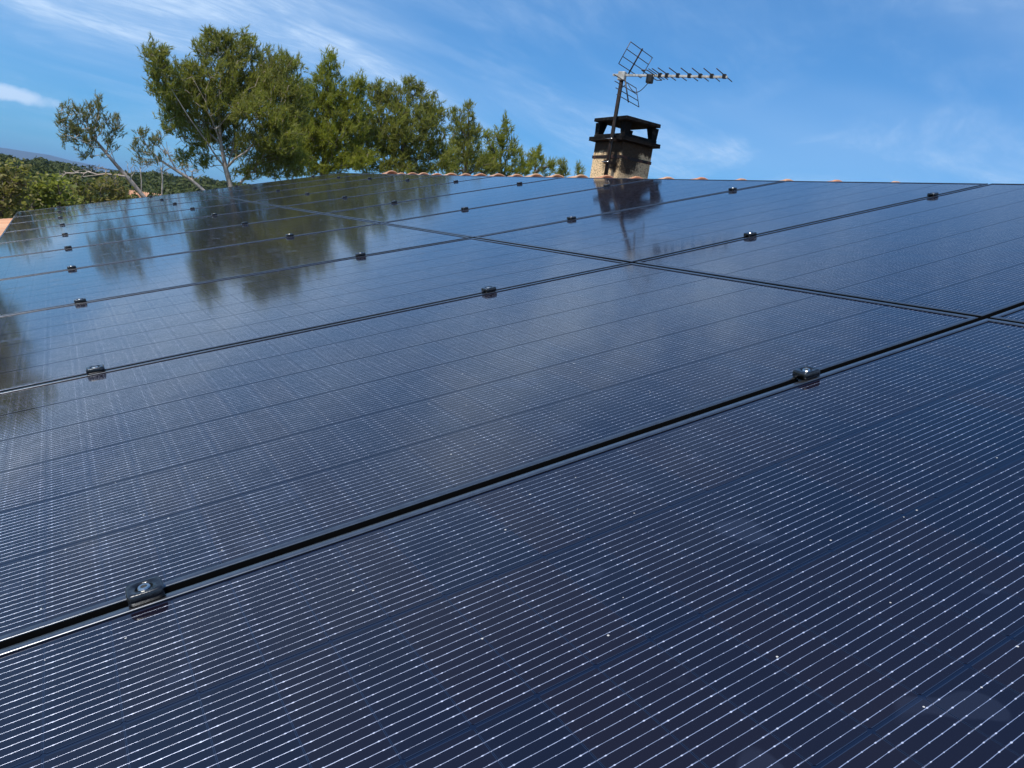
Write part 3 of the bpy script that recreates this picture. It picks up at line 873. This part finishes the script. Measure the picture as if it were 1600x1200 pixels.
X0, X1, Y0, Y1 = 2.46, 2.795, 5.69, 6.09
bm = bmesh.new(); add_box(bm, (X0, Y0, -0.2), (X1, Y1, 0.958), bevel=0.008, seg=2)
clink('chimney_stack', bm_mesh('chimney_stack', bm), M_chim)
bm = bmesh.new(); add_box(bm, (X0 - .052, Y0 - .05, 0.960), (X1 + .035, Y1 + .03, 0.995), bevel=0.006, seg=2)
bmesh.ops.subdivide_edges(bm, edges=bm.edges, cuts=2)
for v_ in bm.verts: v_.co += Vector((rnd.uniform(-.003, .003), rnd.uniform(-.003, .003), rnd.uniform(-.003, .003)))
clink('ledge', bm_mesh('ledge', bm), M_soot)
# raised kerb ring round the flue
bm = bmesh.new()
a0, a1, b0, b1 = X0 - .02, X1 + .01, Y0 - .02, Y1 + .005; tk = 0.055
add_box(bm, (a0, b0, 0.996), (a1, b0 + tk, 1.022), bevel=.004); add_box(bm, (a0, b1 - tk, 0.996), (a1, b1, 1.022), bevel=.004)
add_box(bm, (a0, b0 + tk + .001, 0.996), (a0 + tk, b1 - tk - .001, 1.020), bevel=.004); add_box(bm, (a1 - tk, b0 + tk + .001, 0.996), (a1, b1 - tk - .001, 1.020), bevel=.004)
clink('kerb', bm_mesh('kerb', bm), M_soot)
# four corner piers, wider at the top
pz0, pz1 = 1.023, 1.118
for (cx, cy, sx, sy) in ((a0, b0, 1, 1), (a1, b0, -1, 1), (a0, b1, 1, -1), (a1, b1, -1, -1)):
    bm = bmesh.new(); w0, w1 = 0.052, 0.075
    vb = [bm.verts.new((cx + sx * p * w0 + sx * .004, cy + sy * q * w0 + sy * .004, pz0)) for p, q in ((0, 0), (1, 0), (1, 1), (0, 1))]
    vt = [bm.verts.new((cx + sx * p * w1, cy + sy * q * w1, pz1)) for p, q in ((0, 0), (1, 0), (1, 1), (0, 1))]
    bm.faces.new(vb); bm.faces.new(vt)
    for i in range(4): bm.faces.new((vb[i], vb[(i + 1) % 4], vt[(i + 1) % 4], vt[i]))
    bmesh.ops.recalc_face_normals(bm, faces=bm.faces)
    clink('pier', bm_mesh('pier', bm), M_soot)
# cap slab, slightly hipped
bm = bmesh.new(); add_box(bm, (X0 - .062, Y0 - .075, 1.119), (X1 - .02, Y1 - .02, 1.150), bevel=.005, seg=2)
cxm, cym = (X0 + X1) / 2 - .04, (Y0 + Y1) / 2 - .045
for v_ in bm.verts:
    v_.co += Vector((rnd.uniform(-.002, .002), rnd.uniform(-.002, .002), rnd.uniform(-.0015, .0015)))
top = [f for f in bm.faces if f.normal.z > 0.95 and f.calc_area() > 0.05]
r_ = bmesh.ops.poke(bm, faces=top)
for v_ in r_['verts']: v_.co.z += 0.035
clink('cap', bm_mesh('cap', bm), M_soot)
# iron strap round the stack
bm = bmesh.new(); e = 0.004; sz0, sz1 = 0.818, 0.843
for lo, hi in (((X0 - e, Y0 - e, sz0), (X0 - .0005, Y1 + e, sz1)), ((X1 + .0005, Y0 - e, sz0), (X1 + e, Y1 + e, sz1)),
               ((X0 - .0003, Y0 - e, sz0), (X1 + .0003, Y0 - .0005, sz1)), ((X0 - .0003, Y1 + .0005, sz0), (X1 + .0003, Y1 + e, sz1))):
    add_box(bm, lo, hi)
clink('strap', bm_mesh('strap', bm), M_strap)

# ------------------------------------------------------------------ aerial
MX, MY = 2.372, 5.735
an = empty('tv_antenna', T((MX, MY, 0.44)), 'television aerial with corner reflector and ribbed boom on a sooty mast strapped to the chimney', 'antenna')


def alink(name, me, mat, parent=None): return link(name, me, mat, parent or an, T((-MX, -MY, -0.44)) if parent is None else Matrix())


alink('mast', tube_mesh('mast', [([(MX, MY, 0.44), (MX, MY, 0.9), (MX + .002, MY, 1.485)], [0.0175, 0.0175, 0.0165])], 12), M_mast)
# brackets holding the mast off the stack
for bz in (0.755, 0.945):
    bm = bmesh.new()
    add_box(bm, (MX + .016, MY - .012, bz), (X0 - .0045, MY + .012, bz + .022))
    add_box(bm, (MX - .022, MY - .024, bz - .004), (MX + .018, MY - .0178, bz + .026)); add_box(bm, (MX - .022, MY + .0178, bz - .004), (MX + .018, MY + .024, bz + .026))
    b_ = alink('bracket', bm_mesh('bracket', bm), M_mast)
    link('bolt', tube_mesh('bolt', [([(MX - .03, MY - .045, bz + .011), (MX - .03, MY + .045, bz + .011)], 0.004)], 6), M_bolt, b_)
BZ = 1.462
fd = Vector((.451, -.892, 0.0)).normalized(); sd = Vector((.892, .451, 0)).normalized(); zu = Vector((0, 0, 1))
BO = Vector((MX, MY, BZ)) + sd * 0.0


def Bp(t, s=0, z=0): return BO + fd * t + sd * s + zu * z


BM = Matrix((fd, sd, zu)).transposed().to_4x4(); BM.translation = BO
bm = bmesh.new(); add_box(bm, (-0.085, -0.0075, 0.0), (0.895, 0.0075, 0.017), BM, bevel=.0015)
alink('boom', bm_mesh('boom', bm), M_antenna)
for t_ in (0.335, 0.395, 0.488, 0.585, 0.675, 0.768, 0.868):
    L = 0.195 if t_ > 0.34 else 0.17
    d_ = alink('director', tube_mesh('director', [([Bp(t_, -L, .022), Bp(t_, L, .022)], 0.0040)], 6), M_rod)
    bm = bmesh.new(); add_box(bm, (t_ - .014, -.013, -.003), (t_ + .014, .013, .030), BM, bevel=.002)
    link('clip', bm_mesh('clip', bm), M_plastic, d_)
# folded dipole and its box
dp = []
for k in range(25):
    a = 2 * math.pi * k / 24; s_ = math.copysign(min(abs(math.cos(a)) * 1.3, 1), math.cos(a))
    dp.append(Bp(0.265 + 0.026 * (1 if math.sin(a) > 0 else -1) * min(1, abs(math.sin(a)) * 1.6), 0.16 * s_, 0.012))
alink('dipole', tube_mesh('dipole', [(dp, 0.004)], 6), M_rod)
alink('dipole', tube_mesh('dipole', [([Bp(.305, -.17, .02), Bp(.305, .17, .02)], .0035)], 6), M_rod)
bm = bmesh.new(); add_box(bm, (0.225, -.024, -.052), (0.28, .024, .020), BM, bevel=.010, seg=2)
alink('dipole_box', bm_mesh('dipole_box', bm), M_plastic)
# corner reflector: two grids
for sgn, nrod, base_t, length, tilt in ((1, 4, 0.055, 0.205, 66), (-1, 4, 0.030, 0.185, 70)):
    rods = []; a = R(tilt)
    def Q(k, s): return Bp(base_t + length * k * math.cos(a), s, sgn * (0.02 + length * k * math.sin(a)))
    for i in range(nrod):
        k = 0.12 + 0.88 * i / (nrod - 1); rods.append(([Q(k, -.225), Q(k, .225)], 0.0035))
    rods.append(([Q(.12, .225), Q(1.0, .225)], 0.0035))
    if sgn > 0: rods.append(([Q(.12, -.225), Q(1.0, -.225)], 0.0035))
    gr = alink('reflector_grid', tube_mesh('reflector_grid', rods, 6), M_rod)
    link('arm', tube_mesh('arm', [([Q(-.05, 0), Q(1.06, 0)], 0.0065)], 6), M_rod if sgn < 0 else M_strap, gr)
bm = bmesh.new(); add_box(bm, (-.03, -.024, -.034), (.032, .024, .034), BM, bevel=.004)
alink('mast_clamp', bm_mesh('mast_clamp', bm), M_antenna)
cb = []
for k in range(13):
    t_ = k / 12; cb.append(Bp(0.255 - 0.20 * t_, -.02 + .03 * t_, -.05 - 0.075 * math.sin(math.pi * t_) - 0.0 * t_))
cb += [Vector((MX - .004, MY - .020, BZ - .10)), Vector((MX - .008, MY - .021, 1.1)), Vector((MX - .004, MY - .021, 0.75)), Vector((MX - .004, MY - .021, 0.5))]
alink('cable', tube_mesh('cable', [(cb, 0.0034)], 6), M_plastic)

# ------------------------------------------------------------------ solar array
PW = 1.154; PWID = 1.1375; PLEN = 2.040
CU, CV = 0.0622, 0.185
NU, NV = 32, 6


def frame_mesh():
    prof = [(0.0, -0.035), (0.0, -0.0011), (0.0003, -0.0003), (0.0011, 0.0), (0.0092, 0.0), (0.0106, -0.0004), (0.0113, -0.0014), (0.0114, -0.0036)]
    hx, hy = PLEN / 2, PWID / 2
    vs = []; fs = []; k = len(prof)
    cs = ((-1, -1), (1, -1), (1, 1), (-1, 1))
    for c in range(4):                                          # four mitred bars, each with its own corner points
        o = len(vs)
        for (sx, sy) in (cs[c], cs[(c + 1) % 4]):
            for (d, z) in prof: vs.append((sx * (hx - d), sy * (hy - d), z))
        for i in range(k - 1): fs.append((o + i, o + k + i, o + k + i + 1, o + i + 1))
    me = mesh_np('frame', vs, fs)
    for p_ in me.polygons: p_.use_smooth = p_.index % 7 in (1, 2, 3, 4, 5)
    return me


fr_me = frame_mesh(); fr_me.materials.append(M_frame); fr_me.materials.append(M_side_shade)
for p_ in fr_me.polygons:
    if p_.index % 7 in (0, 6): p_.material_index = 1
try: fr_me.shade_smooth_by_angle = None
except Exception: pass
hx, hy = PLEN / 2 - 0.0113, PWID / 2 - 0.0113
sheet_me = box_mesh('back_sheet', (-hx, -hy, -0.006), (hx, hy, -0.0029)); sheet_me.materials.append(M_sheet)


def cell_mesh(name, offs):
    vs = []; fs = []; a, b, c, t = 0.0307, 0.0910, 0.0022, 0.0003
    ring = [(-a, -b + c), (-a + c, -b), (a - c, -b), (a, -b + c), (a, b - c), (a - c, b), (-a + c, b), (-a, b - c)]
    for (ox, oy) in offs:
        s = len(vs)
        for (x_, y_) in ring: vs.append((ox + x_, oy + y_, t))
        for (x_, y_) in ring: vs.append((ox + x_, oy + y_, 0))
        fs.append(tuple(s + i for i in range(8)))
        for i in range(8): fs.append((s + 8 + i, s + 8 + (i + 1) % 8, s + (i + 1) % 8, s + i))
    return mesh_np(name, vs, fs)


offs = [((i - (NU - 1) / 2) * CU, (j - (NV - 1) / 2) * CV) for i in range(NU) for j in range(NV)]
cell_me = cell_mesh('cell', [(0, 0)]); cell_me.materials.append(M_cell)


def cellgrid_material():
    """same silicon for the far panels, whose cells are one joined mesh: wire rows repeat every cell"""
    return M_cell_far


# far cells: their object origin is the panel's, so the wires repeat by string as on the back sheet
M_cell_far = cell_material('silicon_cell_far', (0.0054, 0.0056, 0.011), False)
grid_me = cell_mesh('cell_grid', offs); grid_me.materials.append(M_cell_far)


def hgt(u, v): return 0.006 * abs(u) + 0.0005 * ((v / PW - 5) ** 2 - 5)


ordn = ['nearest', 'second', 'third', 'fourth', 'fifth', 'sixth', 'seventh', 'eighth', 'ninth', 'farthest']
rp = random.Random(9)
for row, uc in (('lower', -(0.002 + PLEN / 2)), ('upper', 0.011 + PLEN / 2)):
    for k in range(10):
        vc = (k + 0.5) * PW
        n_ = hgt(uc, vc)
        tu = 0.006 * (1 if uc > 0 else -1) + rp.uniform(-.0006, .0006)
        tv = 0.001 * (vc / PW - 5) / PW + rp.uniform(-.0006, .0006)
        mw = T(P(uc, vc, n_)) @ ROOF @ Matrix.Rotation(-tu, 4, 'Y') @ Matrix.Rotation(tv, 4, 'X')
        where = ('beside the ridge tiles' if row == 'upper' else 'on the eaves side')
        pan = empty('solar_panel', mw, 'black-framed solar panel, %s from the camera in the %s row %s' % (ordn[k], row, where), 'solar panel', 'solar panels laid in two rows on the roof')
        link('frame', fr_me, None, pan)
        link('back_sheet', sheet_me, None, pan)
        if k <= 4 if row == 'lower' else k <= 3:
            for (ox, oy) in offs: link('cell', cell_me, None, pan, T((ox, oy, -0.0028)))
        else:
            tag(link('cell_grid', grid_me, None, pan, T((0, 0, -0.0028))), kind='stuff')


# clamps: rounded block with a sunk socket bolt, over the gap between two frames
def clamp_mesh(end=False):
    bm = bmesh.new()
    y0, y1 = (-0.0165, 0.0165) if not end else (-0.0165, 0.009)
    lx, hz_ = 0.0195, 0.0125
    nx_, ny_ = 14, 10
    outer = []
    # rounded-rectangle column with a domed rim and a dish in the middle
    def ring(sc, z):
        vs = []
        for i in range(28):
            a = 2 * math.pi * i / 28 + 0.0001
            ca_, sa_ = math.cos(a), math.sin(a); q = 0.32
            x_ = math.copysign(abs(ca_) ** q, ca_) * lx * sc; y_ = math.copysign(abs(sa_) ** q, sa_) * (y1 - y0) / 2 * sc + (y0 + y1) / 2
            vs.append(bm.verts.new((x_, y_, z)))
        return vs
    def disc(r, z):
        return [bm.verts.new((r * math.cos(2 * math.pi * i / 28), (y0 + y1) / 2 + r * math.sin(2 * math.pi * i / 28), z)) for i in range(28)]
    rings = [ring(1.0, 0.0006), ring(1.0, hz_ - .0052), ring(.985, hz_ - .0030), ring(.94, hz_ - .0010), ring(.86, hz_), disc(.0100, hz_ - .0006), disc(.0088, hz_ - .0024), disc(.0082, hz_ - .006)]
    for a, b in zip(rings[:-1], rings[1:]):
        for i in range(28): bm.faces.new((a[i], a[(i + 1) % 28], b[(i + 1) % 28], b[i]))
    bm.faces.new(rings[-1]); bm.faces.new(rings[0][::-1])
    # shank going down between the frames
    add_box(bm, (-0.017, -0.0060, -0.034), (0.017, 0.0060, 0.0004))
    return bm_mesh('clamp_block', bm, True)


def bolt_mesh():
    bm = bmesh.new()
    n = 12; z0, z1 = 0.0066, 0.0122
    def disc(r, z, m=n): return [bm.verts.new((r * math.cos(2 * math.pi * i / m), r * math.sin(2 * math.pi * i / m), z)) for i in range(m)]
    rg = [disc(.0072, z0), disc(.0072, z1 - .0012), disc(.0062, z1), disc(.0036, z1), disc(.0034, z1 - .004)]
    for a, b in zip(rg[:-1], rg[1:]):
        for i in range(n): bm.faces.new((a[i], a[(i + 1) % n], b[(i + 1) % n], b[i]))
    bm.faces.new(rg[-1]); return bm_mesh('bolt', bm)


cl_me = clamp_mesh(); cl_me.materials.append(M_clamp)
ce_me = clamp_mesh(True); ce_me.materials.append(M_clamp)
bo_me = bolt_mesh(); bo_me.materials.append(M_bolt)
lines = [(-1.601, 'nearest the eaves'), (-0.534, 'just below the cross seam'),
         (0.553, 'just above the cross seam'), (1.6305, 'nearest the ridge tiles')]
seam = ['on the seam nearest the camera', 'on the second seam from the camera', 'on the third seam from the camera', 'on the fourth seam from the camera',
        'on the fifth seam from the camera', 'on the sixth seam from the camera', 'on the seventh seam from the camera', 'on the eighth seam from the camera',
        'on the ninth seam from the camera', 'on the far end of the array']
for j in range(1, 11):
    for (uu, wtxt) in lines:
        end = j == 10
        vv_ = j * PW + (-0.002 if end else 0)
        mw = T(P(uu + rp.uniform(-.004, .004), vv_, hgt(uu, j * PW) + 0.0006)) @ ROOF @ Matrix.Rotation(rp.uniform(-.06, .06), 4, 'Z')
        t_ = empty('panel_clamp', mw, 'black clamp %s, %s' % (seam[j - 1], wtxt), 'clamp', 'black clamps holding the solar panels')
        link('clamp_block', ce_me if end else cl_me, None, t_)
        link('bolt', bo_me, None, t_, T((0, -0.0038 if end else 0, 0)))

# ------------------------------------------------------------------ air
HAZE = True
if HAZE:
    hm, g = new_mat('haze')
    g.n('ShaderNodeOutputMaterial', {'Volume': g.n('ShaderNodeVolumePrincipled', {'Color': (0.42, 0.66, 1.0, 1), 'Density': 0.00012, 'Anisotropy': 0.2}).outputs[0]})
    hb = box_mesh('haze', (-13800, -13800, -30), (13800, 13800, 170))
    tag(link('haze', hb, hm), 'thin blue haze over the distance', None, None, 'stuff')
